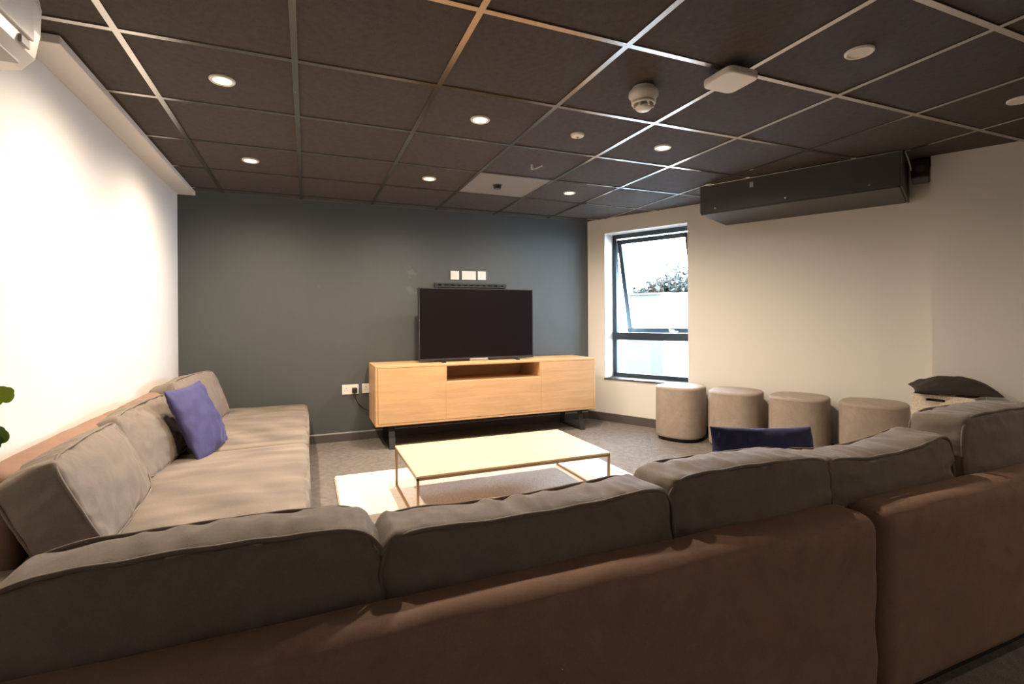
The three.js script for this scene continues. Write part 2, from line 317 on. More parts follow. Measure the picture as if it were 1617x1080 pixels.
// ------------------------------------------------------------------ window
const win = struct('window_1', 'dark framed window with the upper sash pushed open at the bottom', 'window');
win.position.set(W0[0], 0, W0[1]); win.rotation.y = TURN;
const zin = (n) => INTO * n;                                   // room-ward distance to local z
const wbox = (s0, s1, y0, y1, n0, n1, r = 0.004) => rbox(s0, s1, y0, y1, Math.min(zin(n0), zin(n1)), Math.max(zin(n0), zin(n1)), r);
{
  const F = 0.045, n0 = -0.215, n1 = -0.165, { s0, s1, y0, y1 } = OP, tr0 = EYE - 0.235, tr1 = EYE - 0.155;
  part('jamb', wbox(s0, s0 + F, y0, y1, n0, n1), M.frame, win); part('jamb', wbox(s1 - F, s1, y0, y1, n0, n1), M.frame, win);
  part('head', wbox(s0, s1, y1 - F, y1, n0, n1), M.frame, win); part('bottom_rail', wbox(s0, s1, y0, y0 + F, n0, n1), M.frame, win);
  part('transom', wbox(s0, s1, tr0, tr1, n0, n1 + 0.01), M.frame, win);
  part('pane', wbox(s0 + F, s1 - F, y0 + F, tr0, -0.192, -0.186, 0.001), M.glass, win, 'fixed lower glass pane');
  part('window_sill', wbox(s0 - 0.012, s1 + 0.012, y0 - 0.018, y0, n1, 0.012, 0.003), M.skirting, win, 'dark thin sill');
  // top-hung sash
  const sash = new THREE.Group(); sash.name = 'sash'; win.add(sash);
  const hy = y1 - F - 0.01, sh = hy - tr1 + 0.03, a0 = s0 + F + 0.004, a1 = s1 - F - 0.004, Q = 0.05;
  sash.position.set(0, hy, zin(-0.19)); sash.rotation.x = INTO * 0.235;
  const sbx = (x0, x1, ya, yb, t = 0.02) => rbox(x0, x1, ya, yb, -t, t, 0.004);
  part('stile', sbx(a0, a0 + Q, -sh, 0), M.frame, sash); part('stile', sbx(a1 - Q, a1, -sh, 0), M.frame, sash);
  part('top_rail', sbx(a0, a1, -Q, 0), M.frame, sash); part('bottom_rail', sbx(a0, a1, -sh, -sh + Q), M.frame, sash);
  part('pane', rbox(a0 + Q, a1 - Q, -sh + Q, -Q, -0.003, 0.003, 0.001), M.glass, sash, 'glass pane of the open sash');
  const hs = 0.79; // handle at the bottom rail
  part('handle', join(rbox(hs - 0.02, hs + 0.02, -sh + 0.01, -sh + 0.04, zin(0.02) - 0.008, zin(0.02) + 0.008, 0.003), rbox(hs - 0.034, hs - 0.02, -sh + 0.02, -sh + 0.12, zin(0.035) - 0.006, zin(0.035) + 0.006, 0.004), rbox(hs - 0.03, hs + 0.06, -sh + 0.012, -sh + 0.026, zin(0.03) - 0.006, zin(0.03) + 0.006, 0.003)), M.plastic, sash, 'white window handle');
}
// outdoors
const yard = struct('ground', 'pale paved yard outside the window', 'yard');
yard.position.set(W0[0], 0, W0[1]); yard.rotation.y = TURN;
part('paving', wbox(-9, 9, -0.2, -0.12, -12, -0.26, 0.01), M.paving, yard);
{
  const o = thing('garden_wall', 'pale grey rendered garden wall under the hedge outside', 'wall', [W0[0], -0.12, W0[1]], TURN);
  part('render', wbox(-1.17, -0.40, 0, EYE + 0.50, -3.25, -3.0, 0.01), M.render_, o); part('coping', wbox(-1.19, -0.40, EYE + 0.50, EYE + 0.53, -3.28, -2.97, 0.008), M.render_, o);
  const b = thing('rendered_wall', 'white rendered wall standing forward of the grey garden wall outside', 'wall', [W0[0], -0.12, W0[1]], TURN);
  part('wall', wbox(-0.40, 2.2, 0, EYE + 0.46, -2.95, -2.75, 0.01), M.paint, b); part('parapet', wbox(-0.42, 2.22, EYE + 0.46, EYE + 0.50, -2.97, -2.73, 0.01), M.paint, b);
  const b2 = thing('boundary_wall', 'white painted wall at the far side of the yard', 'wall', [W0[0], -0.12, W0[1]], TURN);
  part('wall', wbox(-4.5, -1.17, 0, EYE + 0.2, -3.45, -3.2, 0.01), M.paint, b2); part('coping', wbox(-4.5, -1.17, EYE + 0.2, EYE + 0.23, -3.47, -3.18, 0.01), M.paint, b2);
  // hedge
  const h = thing('hedge', 'twiggy green hedge growing above the garden wall outside', 'hedge', [W0[0], -0.12, W0[1]], TURN);
  const leafG = new THREE.PlaneGeometry(0.042, 0.066), gs = [], tw = [];
  const e = new THREE.Euler(), q = new THREE.Quaternion(), mm = new THREE.Matrix4();
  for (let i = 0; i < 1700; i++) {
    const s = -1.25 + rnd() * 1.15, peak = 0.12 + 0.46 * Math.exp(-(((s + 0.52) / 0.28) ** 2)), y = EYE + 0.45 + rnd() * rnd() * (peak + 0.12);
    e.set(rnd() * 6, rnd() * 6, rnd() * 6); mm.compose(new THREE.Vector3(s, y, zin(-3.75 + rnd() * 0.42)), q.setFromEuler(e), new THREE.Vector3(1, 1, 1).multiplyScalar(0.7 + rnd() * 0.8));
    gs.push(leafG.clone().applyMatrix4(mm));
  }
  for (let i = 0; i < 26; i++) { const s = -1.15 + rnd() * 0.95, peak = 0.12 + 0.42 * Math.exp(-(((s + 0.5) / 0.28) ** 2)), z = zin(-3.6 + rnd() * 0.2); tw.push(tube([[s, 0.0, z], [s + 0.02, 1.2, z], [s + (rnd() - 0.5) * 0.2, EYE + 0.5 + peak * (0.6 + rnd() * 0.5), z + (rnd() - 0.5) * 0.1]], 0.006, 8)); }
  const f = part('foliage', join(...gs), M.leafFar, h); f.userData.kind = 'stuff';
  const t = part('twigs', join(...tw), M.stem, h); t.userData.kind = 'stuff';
}

// ------------------------------------------------------------------ ceiling fittings
const GL = 'lit recessed downlights in the dark ceiling';
function downlight(i, j, lit, label, group, level = 1) {
  const o = thing('downlight', label, 'downlight', [GX + P * (i + 0.5), CEIL, GZ - P * (j + 0.5)], 0, group);
  const prof = [[0.036, 0.004], [0.038, -0.002], [0.048, -0.004], [0.052, 0.0], [0.052, 0.006]].map((a) => new THREE.Vector2(...a));
  const ring = part('trim_ring', new THREE.LatheGeometry(prof, 40), M.plastic, o);
  part('lens', new THREE.CylinderGeometry(0.037, 0.037, 0.004, 36).translate(0, 0.002, 0), lit ? M.lens : M.lensOff, ring, lit ? 'glowing warm lens' : 'unlit pale lens');
  if (lit) {
    const s = new THREE.SpotLight(LAMP.color, LAMP.cd * level, 0, 1.5, 1.0, 2); s.position.set(0, -0.012, 0); s.target.position.set(0, -2, 0);
    s.castShadow = true; s.shadow.mapSize.set(1024, 1024); s.shadow.radius = 1.8; s.name = 'downlight_beam'; o.add(s, s.target);
  }
}
downlight(0, 1, true, 'lit warm downlight above the near end of the long sofa', GL);
downlight(2, 1, true, 'lit warm downlight above the coffee table, beside the left long tee', GL);
downlight(4, 1, true, 'lit warm downlight between the smoke detector and the window wall', GL);
downlight(0, 3, true, 'lit warm downlight above the far end of the long sofa', GL);
downlight(2, 3, true, 'lit warm downlight in front of the television', GL);
downlight(4, 3, true, 'lit warm downlight beside the pale ceiling tile, near the window', GL);
downlight(4, -1, false, 'unlit downlight near the white wireless access point', 'unlit downlights');
downlight(6, -1, false, 'unlit downlight towards the plain pier wall', 'unlit downlights');
downlight(2, -5, true, 'lit warm downlight over the open floor behind the sofa, in line with the coffee table', GL, 0.15);
downlight(6, -3, true, 'lit warm downlight just behind the sofa, before the pier wall', GL, 0.3);
downlight(6, -5, true, 'lit warm downlight far behind the sofa, toward the pier wall', GL, 0.2);
{
  const s = thing('ceiling_sensor', 'small white round sensor disc on a dark ceiling tile', 'sensor', [1.455, CEIL, -2.53]);
  part('disc', new THREE.LatheGeometry([[0, -0.012], [0.028, -0.011], [0.036, -0.007], [0.04, 0], [0.04, 0.006]].map((a) => new THREE.Vector2(...a)), 36), M.plastic, s);
  part('eye', new THREE.SphereGeometry(0.009, 14, 8).translate(0, -0.011, 0), M.plasticGrey, s);
  const k = thing('cable_hook', 'tiny pale hook and wire on the tile before the pale panel', 'hook', [1.45, CEIL, -3.14]);
  part('hook', join(rbox(-0.012, 0.0, -0.03, 0.006, -0.006, 0.006, 0.003), tube([[-0.006, -0.026, 0], [0.02, -0.022, 0.012], [0.06, -0.004, 0.03]], 0.0035, 16)), M.plastic, k);
  const d = thing('ceiling_sensor', 'small dark round sensor in the pale ceiling tile', 'sensor', [GX + P * 3.5 - 0.05, CEIL + 0.005, GZ - P * 3.5]);
  part('body', new THREE.CylinderGeometry(0.035, 0.028, 0.03, 28).translate(0, -0.014, 0), M.black, d); part('rim', new THREE.TorusGeometry(0.035, 0.004, 8, 32).rotateX(Math.PI / 2), M.black, d);
  // smoke detector
  const m = thing('smoke_detector', 'white stepped smoke detector hanging from the ceiling', 'detector', [1.445, CEIL, -1.905]);
  part('base', new THREE.LatheGeometry([[0.05, 0.004], [0.052, 0], [0.052, -0.012], [0.066, -0.016], [0.067, -0.036], [0.058, -0.042], [0.056, -0.06], [0, -0.06]].map((a) => new THREE.Vector2(...a)), 40), M.plastic, m);
  const chamber = part('chamber', new THREE.LatheGeometry([[0, -0.056], [0.03, -0.056], [0.03, -0.084], [0, -0.084]].map((a) => new THREE.Vector2(...a)), 32), M.plasticGrey, m, 'grey vented chamber');
  part('collar', new THREE.TorusGeometry(0.048, 0.007, 10, 36).rotateX(Math.PI / 2).translate(0, -0.068, 0), M.plastic, m);
  for (let i = 0; i < 6; i++) part('rib', rbox(-0.004, 0.004, -0.09, -0.06, 0.028, 0.046, 0.002).rotateY(i * Math.PI / 3), M.plastic, chamber);
  part('cap', new THREE.LatheGeometry([[0.036, -0.084], [0.037, -0.092], [0.028, -0.1], [0, -0.102]].map((a) => new THREE.Vector2(...a)), 32), M.plastic, m);
  // wireless access point
  const w = thing('access_point', 'white rounded square wireless access point under the ceiling grid', 'access point', [1.69, CEIL, -1.63]);
  part('bracket', rbox(-0.045, 0.045, -0.022, 0.002, -0.045, 0.045, 0.006), M.black, w, 'dark mounting bracket');
  const sh = new THREE.Shape(), a = 0.078, r = 0.03;
  sh.moveTo(-a + r, -a); sh.lineTo(a - r, -a); sh.quadraticCurveTo(a, -a, a, -a + r); sh.lineTo(a, a - r); sh.quadraticCurveTo(a, a, a - r, a); sh.lineTo(-a + r, a); sh.quadraticCurveTo(-a, a, -a, a - r); sh.lineTo(-a, -a + r); sh.quadraticCurveTo(-a, -a, -a + r, -a);
  part('housing', new THREE.ExtrudeGeometry(sh, { depth: 0.016, bevelSize: 0.006, bevelThickness: 0.008, bevelSegments: 4, curveSegments: 10 }).rotateX(Math.PI / 2).translate(0, -0.03, 0), M.plastic, w);
}
// dark fan coil casing under the ceiling on the window wall
{
  const o = thing('air_conditioner', 'long dark box-shaped air conditioner casing under the ceiling by the window wall', 'air conditioner', [W0[0], 0, W0[1]], TURN);
  const y0 = EYE + 0.826;
  part('casing', wbox(1.48, 2.765, y0 + 0.012, CEIL - 0.001, 0.02, 0.63, 0.004), M.ducting, o);
  part('bottom_panel', wbox(1.485, 2.76, y0, y0 + 0.012, 0.03, 0.625, 0.003), M.ducting, o);
  part('edge_trim', wbox(1.47, 2.775, CEIL - 0.006, CEIL + 0.001, 0.63, 0.64, 0.002), M.tee, o, 'bright metal angle along the top edge');
  part('end_flange', wbox(2.765, 2.775, y0, CEIL, 0.02, 0.64, 0.002), M.ducting, o);
  part('status_tab', wbox(1.86, 1.885, CEIL - 0.075, CEIL - 0.035, 0.63, 0.636, 0.002), M.plasticGrey, o, 'small pale tab');
  for (const s of [1.6, 2.1, 2.6]) part('screw', new THREE.CylinderGeometry(0.006, 0.006, 0.006, 12).rotateX(Math.PI / 2).translate(s, y0 + 0.04, zin(0.632)), M.chrome, o);
  const c = thing('wall_camera', 'small dark box sensor in the gap beside the air conditioner casing', 'sensor', [W0[0], 0, W0[1]], TURN);
  part('body', wbox(2.80, 2.895, CEIL - 0.13, CEIL - 0.005, 0.12, 0.34, 0.01), M.black, c); part('lens', new THREE.CylinderGeometry(0.025, 0.025, 0.01, 20).rotateX(Math.PI / 2).translate(2.85, CEIL - 0.07, zin(0.342)), M.ducting, c);
  const k = thing('hanging_cable', 'thin pale cable at the end of the air conditioner casing', 'cable', [W0[0], 0, W0[1]], TURN);
  part('wire', tube([[2.785, CEIL, zin(0.56)], [2.80, CEIL - 0.05, zin(0.53)], [2.81, CEIL - 0.11, zin(0.5)]], 0.004, 14), M.plastic, k);
}
// white split air conditioner high on the left wall
{
  const o = thing('split_air_conditioner', 'white wall-mounted split air conditioner high on the left wall', 'air conditioner', [LX, EYE, -1.96]);
  const pr = [[0, 0.76], [0.10, 0.755], [0.17, 0.765], [0.20, 0.80], [0.213, 0.87], [0.216, 0.95], [0.205, 1.01], [0.15, 1.03], [0, 1.03]];
  const sh = new THREE.Shape(pr.map((a) => new THREE.Vector2(...a)));
  const ex = (s, L, z) => uvBox(new THREE.ExtrudeGeometry(s, { depth: L, bevelEnabled: true, bevelSize: 0.006, bevelThickness: 0.008, bevelSegments: 3 }).translate(0, 0, z));
  part('housing', ex(sh, 0.82, 0.008), M.plastic, o);
  part('front_panel', rbox(0.212, 0.222, 0.83, 1.0, 0.05, 0.80, 0.004), M.plastic, o);
  part('louver', rbox(0.10, 0.2, 0.748, 0.756, 0.08, 0.74, 0.003), M.plasticGrey, o, 'grey air outlet flap');
  part('display', rbox(0.208, 0.216, 0.80, 0.825, 0.06, 0.11, 0.003), M.plasticGrey, o);
}

// ------------------------------------------------------------------ wall plates
function plate(name, label, x0, x1, y0, y1, rockers, group) {
  const o = thing(name, label, 'socket', [(x0 + x1) / 2, EYE + (y0 + y1) / 2, BZ], 0, group), w = (x1 - x0) / 2, h = (y1 - y0) / 2;
  part('plate', rbox(-w, w, -h, h, 0, 0.01, 0.003), M.plastic, o);
  for (const [a, b, c, d, m] of rockers) part(m ? 'socket_hole' : 'switch_rocker', rbox(a, b, c, d, 0.008, m ? 0.0105 : 0.013, 0.001), m ? M.black : M.plastic, o);
  return o;
}
plate('wall_plate', 'single white wall plate above the television, next to the paint smudges', 1.306, 1.392, 0.388, 0.474, [[-0.012, 0.012, -0.02, 0.02]], 'white wall plates above the television');
plate('wall_plate', 'double-width white wall plate between the two single ones above the television', 1.421, 1.566, 0.390, 0.476, [[-0.05, -0.026, -0.02, 0.02], [0.026, 0.05, -0.02, 0.02]], 'white wall plates above the television');
plate('wall_plate', 'single white wall plate above the television, toward the window', 1.586, 1.672, 0.392, 0.478, [[-0.012, 0.012, -0.02, 0.02]], 'white wall plates above the television');
const pins = (x) => [[x - 0.003, x + 0.003, 0.006, 0.016, 1], [x - 0.014, x - 0.008, -0.012, -0.006, 1], [x + 0.008, x + 0.014, -0.012, -0.006, 1]];
plate('power_socket', 'double white power socket with a black plug in it, beside the sideboard', 0.29, 0.433, -0.676, -0.588, [...pins(-0.035), [-0.012, -0.004, 0.018, 0.034], [0.004, 0.012, 0.018, 0.034]], 'low white power sockets');
plate('power_socket', 'white power socket half hidden behind the sideboard', 0.464, 0.607, -0.674, -0.586, [...pins(-0.035), ...pins(0.035), [-0.012, -0.004, 0.018, 0.034], [0.004, 0.012, 0.018, 0.034]], 'low white power sockets');
{
  const o = thing('power_plug', 'black plug with its lead pushed into the double socket', 'plug', [0.397, EYE - 0.64, BZ + 0.01]);
  part('body', rbox(-0.022, 0.022, -0.024, 0.024, 0, 0.035, 0.007), M.black, o);
  part('lead', tube([[0, -0.02, 0.02], [0.004, -0.06, 0.025], [0.03, -0.12, 0.02], [0.09, -0.18, 0.02], [0.16, -0.2, 0.02], [0.3, -0.19, 0.02]], 0.004, 40), M.black, o);
}

// ------------------------------------------------------------------ sideboard
const SB = { x0: 0.522, x1: 2.64, z0: -4.735, z1: -4.275, y0: EYE - 0.897, y1: EYE - 0.39 };
{
  const o = thing('sideboard', 'long light oak television sideboard on dark steel sled legs', 'sideboard', [SB.x0, 0, SB.z1]);
  const W = SB.x1 - SB.x0, Dp = SB.z1 - SB.z0, a = SB.y0, b = SB.y1, t = 0.02;
  part('top_panel', rbox(0, W, b - t, b, -Dp, 0, 0.004), M.oak, o);
  part('bottom_panel', rbox(0, W, a, a + t, -Dp, 0, 0.004), M.oak, o);
  part('side_panel', rbox(0, t, a + t, b - t, -Dp, 0, 0.003), M.oak, o); part('side_panel', rbox(W - t, W, a + t, b - t, -Dp, 0, 0.003), M.oak, o);
  part('divider', rbox(0.593, 0.611, a + t, b - t, -Dp + 0.02, -0.001, 0.002), M.oak, o); part('divider', rbox(1.512, 1.53, a + t, b - t, -Dp + 0.02, -0.001, 0.002), M.oak, o);
  part('back_panel', box(t, W - t, a + t, b - t, -Dp, -Dp + 0.012), M.oak, o);
  const nb = EYE - 0.548;                                      // niche floor
  part('niche_shelf', rbox(0.611, 1.512, nb - 0.016, nb, -Dp + 0.02, -0.001, 0.002), M.oak, o);
  part('door', rbox(t + 0.002, 0.597, a + t + 0.002, b - t - 0.002, -0.018, 0.0015, 0.002), M.oak, o);
  part('door', rbox(1.526, W - t - 0.002, a + t + 0.002, b - t - 0.002, -0.018, 0.0015, 0.002), M.oak, o);
  part('drawer_front', rbox(0.601, 1.522, a + t + 0.002, nb - 0.004, -0.018, 0.0015, 0.002), M.oak, o);
  for (const x of [0.14, W - 0.14]) {                          // trapezoid sled frames
    const f = [[x, 0.006, -0.01], [x, a - 0.004, -0.075], [x, a - 0.004, -Dp + 0.06], [x, 0.006, -Dp + 0.02]];
    part('sled_leg', join(bar(f[0], f[1], 0.052, 0.01), bar(f[3], f[2], 0.052, 0.01), bar(f[0], f[3], 0.052, 0.01), bar(f[1], f[2], 0.052, 0.008)), M.steel, o, 'dark steel sled leg');
  }
}
// television and the empty bracket behind it
{
  const o = thing('television', 'large black flat-screen television standing on the oak sideboard', 'television', [1.492, SB.y1, -4.47], 0.012);
  const w = 0.566, h0 = 0.014, h1 = 0.676;
  part('housing', rbox(-w, w, h0, h1, -0.045, 0, 0.006), M.black, o);
  part('rear_bulge', rbox(-w * 0.7, w * 0.7, h0 + 0.05, h1 - 0.16, -0.075, -0.04, 0.012), M.black, o);
  const rim = (x0, x1, y0, y1) => rbox(x0, x1, y0, y1, -0.004, 0.004, 0.002);
  const bezel = part('bezel', join(rim(-w, w, h1 - 0.009, h1), rim(-w, w, h0, h0 + 0.018), rim(-w, -w + 0.009, h0, h1), rim(w - 0.009, w, h0, h1)), M.steel, o);
  part('screen', box(-w + 0.008, w - 0.008, h0 + 0.017, h1 - 0.008, -0.002, 0.0015), M.screen, o, 'dark glossy screen');
  part('receiver_tab', rbox(-0.09, 0.09, h0 - 0.012, h0 + 0.01, -0.012, 0.008, 0.003), M.chrome, bezel, 'small silver tab under the screen');
  for (const s of [-1, 1]) part('foot', join(bar([s * 0.36, 0.004, 0.11], [s * 0.36, 0.02, -0.02], 0.03, 0.008), bar([s * 0.36, 0.004, -0.16], [s * 0.36, 0.02, -0.03], 0.03, 0.008)), M.black, o);
  const b = thing('tv_bracket', 'dark slotted wall bracket showing just above the television', 'bracket', [1.512, EYE, BZ]);
  for (const y of [0.312, -0.1]) {
    const sh = new THREE.Shape([[-0.372, 0], [0.372, 0], [0.372, 0.04], [-0.372, 0.04]].map((a) => new THREE.Vector2(...a)));
    for (let i = -5; i <= 5; i++) { const c = i * 0.064; sh.holes.push(new THREE.Path([[c - 0.018, 0.014], [c - 0.018, 0.026], [c + 0.018, 0.026], [c + 0.018, 0.014]].map((a) => new THREE.Vector2(...a)))); }
    part('rail', uvBox(new THREE.ExtrudeGeometry(sh, { depth: 0.004, bevelEnabled: false }).translate(0, y, 0.03)), M.steel, b);
    part('rail_flange', join(box(-0.372, 0.372, y + 0.036, y + 0.04, 0, 0.03), box(-0.372, 0.372, y, y + 0.004, 0, 0.03)), M.steel, b);
  }
  for (const s of [-1, 1]) part('upright', rbox(s * 0.36 - 0.012, s * 0.36 + 0.012, -0.1, 0.35, 0, 0.03, 0.002), M.steel, b);
}

// ------------------------------------------------------------------ rug and coffee table
{
  const o = thing('rug', 'cream short-pile rug lying under the coffee table', 'rug', [1.12, 0, -2.95]);
  const g = soft(1.90, 0.018, 1.41, { r: 0.008, seg: [90, 2, 70], crease: 0.003, cs: [14, 4, 14] });
  const p = g.attributes.position; for (let i = 0; i < p.count; i++) if (p.getY(i) < 0) p.setY(i, -0.009);
  part('pile', g.translate(0, 0.0095, 0), M.rug, o);
  part('binding', join(box(-0.952, 0.952, 0, 0.008, 0.700, 0.708), box(-0.952, 0.952, 0, 0.008, -0.708, -0.700), box(-0.953, -0.945, 0, 0.008, -0.7, 0.7), box(0.945, 0.953, 0, 0.008, -0.7, 0.7)), M.canvas, o);
}
{
  const o = thing('coffee_table', 'low pale oak coffee table on slim bronze sled legs', 'table', [1.112, 0.018, -2.935]);
  const w = 0.59, d = 0.345, h = EYE - 0.815 - 0.018, b = 0.014;
  part('table_top', rbox(-w, w, h - 0.012, h, -d, d, 0.003), M.oakPale, o);
  part('edge_frame', join(rbox(-w, w, h - 0.026, h - 0.011, d - b, d, 0.002), rbox(-w, w, h - 0.026, h - 0.011, -d, -d + b, 0.002), rbox(-w, -w + b, h - 0.026, h - 0.011, -d, d, 0.002), rbox(w - b, w, h - 0.026, h - 0.011, -d, d, 0.002)), M.bronze, o);
  for (const s of [-1, 1]) {
    const x0 = s > 0 ? w - b : -w, x1 = x0 + b;
    for (const q of [-1, 1]) { const z0 = q > 0 ? d - b : -d; part('leg', rbox(x0, x1, 0, h - 0.012, z0, z0 + b, 0.002), M.bronze, o); }
    part('sled_bar', rbox(x0, x1, 0, b, -d, d, 0.002), M.bronze, o);
  }
}

// ------------------------------------------------------------------ the sectional sofa
const SEAT = EYE - 0.72;
function sofaModule(label, [x0, x1], [z0, z1], backSide, backH, backT, over = [0, 0]) {
  const cx = (x0 + x1) / 2, cz = (z0 + z1) / 2, w = x1 - x0, d = z1 - z0;
  const o = thing('sofa_section', label, 'sofa', [cx, 0, cz], 0, 'sections of the corner sofa');
  part('plinth', box(-w / 2 + 0.05, w / 2 - 0.05, 0, 0.055, -d / 2 + 0.05, d / 2 - 0.05), M.lining, o, 'black recessed plinth');
  const bw = backSide === 'left' ? [-w / 2 + backT, w / 2] : [-w / 2, w / 2], bd = backSide === 'near' ? [-d / 2, d / 2 - backT] : [-d / 2, d / 2];
  const mx = (bw[0] + bw[1]) / 2, mz = (bd[0] + bd[1]) / 2, sw = bw[1] - bw[0] - 0.018, sd = bd[1] - bd[0] - 0.018;
  part('base', soft(sw, 0.17, sd, { r: 0.018, seg: [20, 6, 20], swell: [0.004, 0, 0.004] }).translate(mx, 0.138, mz), M.velvet, o);
  const sh = SEAT - 0.225;
  part('seat_cushion', soft(sw, sh, sd, { r: 0.035, seg: [72, 10, 72], swell: [0.008, 0.012, 0.008], crease: 0.006, cs: [2.2, 3, 5.5], off: cx * 3.1 + cz }).translate(mx, 0.223 + sh / 2, mz), M.velvetSeat, o);
  const bh = backH - 0.05;
  if (backSide === 'left') part('back_panel', soft(backT, bh, d - 0.012, { r: 0.045, seg: [12, 24, 60], swell: [0.004, 0.01, 0], crease: 0.003, cs: [6, 6, 3], off: cz }).translate(-w / 2 + backT / 2, 0.05 + bh / 2, 0), M.velvetBack, o, 'brown velvet back panel');
  else part('back_panel', soft(w - 0.012 + over[0] + over[1], bh, backT, { r: 0.042, seg: [90, 30, 14], swell: [0, 0.006, 0.006], crease: 0.005, cs: [2.2, 5, 9], off: cx }).translate((over[1] - over[0]) / 2, 0.05 + bh / 2, d / 2 - backT / 2), M.velvetBack, o, 'brown velvet back panel');
  return o;
}
const ZB = -0.866, ZF = -1.94;
sofaModule('long sofa section along the white wall, ending at the charcoal wall', [LX + 0.016, 0.01], [-4.70, -3.215], 'left', EYE - 0.452, 0.125);
sofaModule('long sofa section along the white wall, joining the corner', [LX + 0.016, 0.01], [-3.208, ZF - 0.005], 'left', EYE - 0.452, 0.125);
sofaModule('wide corner sofa section turning its brown velvet back, with two large cushions', [LX + 0.016, 1.43], [ZF, ZB], 'near', EYE - 0.535, 0.13);
sofaModule('end sofa section turning its brown velvet back, nearest the ottomans', [1.44, 2.95], [ZF, ZB], 'near', EYE - 0.535, 0.13);

// loose back cushions: box cushions with piped rims
function cushion(label, w, h, t, pos, [rx, ry, rz], group, off, opt = {}) {
  const o = thing('back_cushion', label, 'cushion', pos, 0, group);
  o.rotation.set(rx, ry, rz, 'YXZ');
  const corner = opt.corner ?? 0.10, sag = opt.sag ?? 0;
  const warp = (v, e) => { if (sag) v.y -= sag * Math.max(0, e[1]) * (1 - e[0] * e[0]) ; if (opt.slump) v.z += opt.slump * e[1] * e[1]; if (opt.tip) v.y += opt.tip * e[0] * Math.max(0, e[1]); };
  const cover = part('cover', soft(w, h, t, { r: 0.016, seg: [96, 52, 16], swell: [0.012, 0.012, opt.puff ?? 0.03], corner, fold: opt.fold ?? 0.006, crease: opt.crease ?? 0.007, cs: opt.cs ?? [4, 7, 6], off, warp }), M.velvet, o);
  for (const s of [1, -1]) part('piping', cord(w + 0.003, h + 0.003, s * (t / 2 - 0.003), corner, 0.0052, warp, 0.004), M.piping, cover);
  part('zip', tube([[-w * 0.42, -h / 2 - 0.002, 0], [0, -h / 2 - 0.006, 0], [w * 0.42, -h / 2 - 0.002, 0]], 0.003, 20), M.piping, cover);
  return o;
}
const gF = 'back cushions of the sofa turned away', gL = 'back cushions against the white wall';
const CY = SEAT + 0.152;
cushion('large dark-seamed back cushion in the sofa corner', 0.62, 0.315, 0.165, [-0.175, CY + 0.004, -1.085], [-0.06, 0.02, -0.005], gF, 1.3, { corner: 0.14, puff: 0.02 });
cushion('long back cushion in front of the coffee table', 0.715, 0.30, 0.16, [0.492, CY - 0.006, -1.085], [-0.07, 0.0, 0.008], gF, 5.1, { crease: 0.008, sag: 0.022 });
cushion('back cushion with the navy pillow leaning before it', 0.575, 0.31, 0.165, [1.135, CY + 0.0, -1.09], [-0.05, -0.03, 0.0], gF, 9.7, { crease: 0.009 });
cushion('sagging back cushion between the navy pillow and the last cushion', 0.63, 0.315, 0.17, [1.725, CY, -1.09], [-0.05, 0.0, 0.03], gF, 13.9, { sag: 0.035, corner: 0.05 });
cushion('tallest back cushion, in front of the white storage box', 0.66, 0.37, 0.17, [2.43, CY + 0.028, -1.09], [-0.05, 0.0, 0.0], gF, 17.2, {});
const H2 = Math.PI / 2;
// against the wall: placed by the lower front edge, leaning back by `a`
function wallCushion(label, w, h, t, zc, xb, a, yaw, off, opt) {
  const x = xb - h / 2 * Math.sin(a) - t / 2 * Math.cos(a), y = SEAT + 0.012 + h / 2 * Math.cos(a) - t / 2 * Math.sin(a);
  return cushion(label, w, h, t, [x, y, zc], [-a, H2 + yaw, opt.roll ?? 0], gL, off, opt);
}
wallCushion('plump back cushion nearest the sofa corner against the white wall', 0.67, 0.325, 0.16, -2.25, -0.595, 0.44, 0.05, 21.1, { puff: 0.04, crease: 0.006, corner: 0.08, fold: 0.005 });
wallCushion('tilted middle back cushion partly behind the violet-blue pillow', 0.68, 0.325, 0.15, -3.02, -0.635, 0.40, -0.07, 25.3, { puff: 0.035, crease: 0.009, corner: 0.10, fold: 0.007, roll: 0.02 });
wallCushion('back cushion in the corner by the charcoal wall', 0.74, 0.36, 0.15, -4.05, -0.60, 0.36, -0.16, 29.8, { puff: 0.035, corner: 0.14 });

// scatter pillows
{
  const o = thing('scatter_pillow', 'violet-blue velvet scatter pillow leaning on the long sofa', 'pillow', [-0.555, SEAT + 0.172, -3.235]);
  const ax = new THREE.Vector3(0.14, 0, -0.99).normalize(), ay = new THREE.Vector3(-0.40, 0.86, 0.27); ay.addScaledVector(ax, -ay.dot(ax)).normalize();
  o.quaternion.setFromRotationMatrix(new THREE.Matrix4().makeBasis(ax, ay, new THREE.Vector3().crossVectors(ax, ay)));
  part('seam', cord(0.45, 0.375, 0, 0.02, 0.003), M.blue, part('cover', pillowGeo(0.50, 0.42, 0.12, 2.2), M.blue, o));
  const n = thing('scatter_pillow', 'dark navy scatter pillow peeking over the sofa back', 'pillow', [1.485, SEAT + 0.135, -1.27]);
  n.rotation.set(-0.22, -0.02, -0.085, 'YXZ'); part('seam', cord(0.42, 0.36, 0, 0.02, 0.003), M.navy, part('cover', pillowGeo(0.47, 0.40, 0.12, 7.7, 34, 0.03), M.navy, n));
}

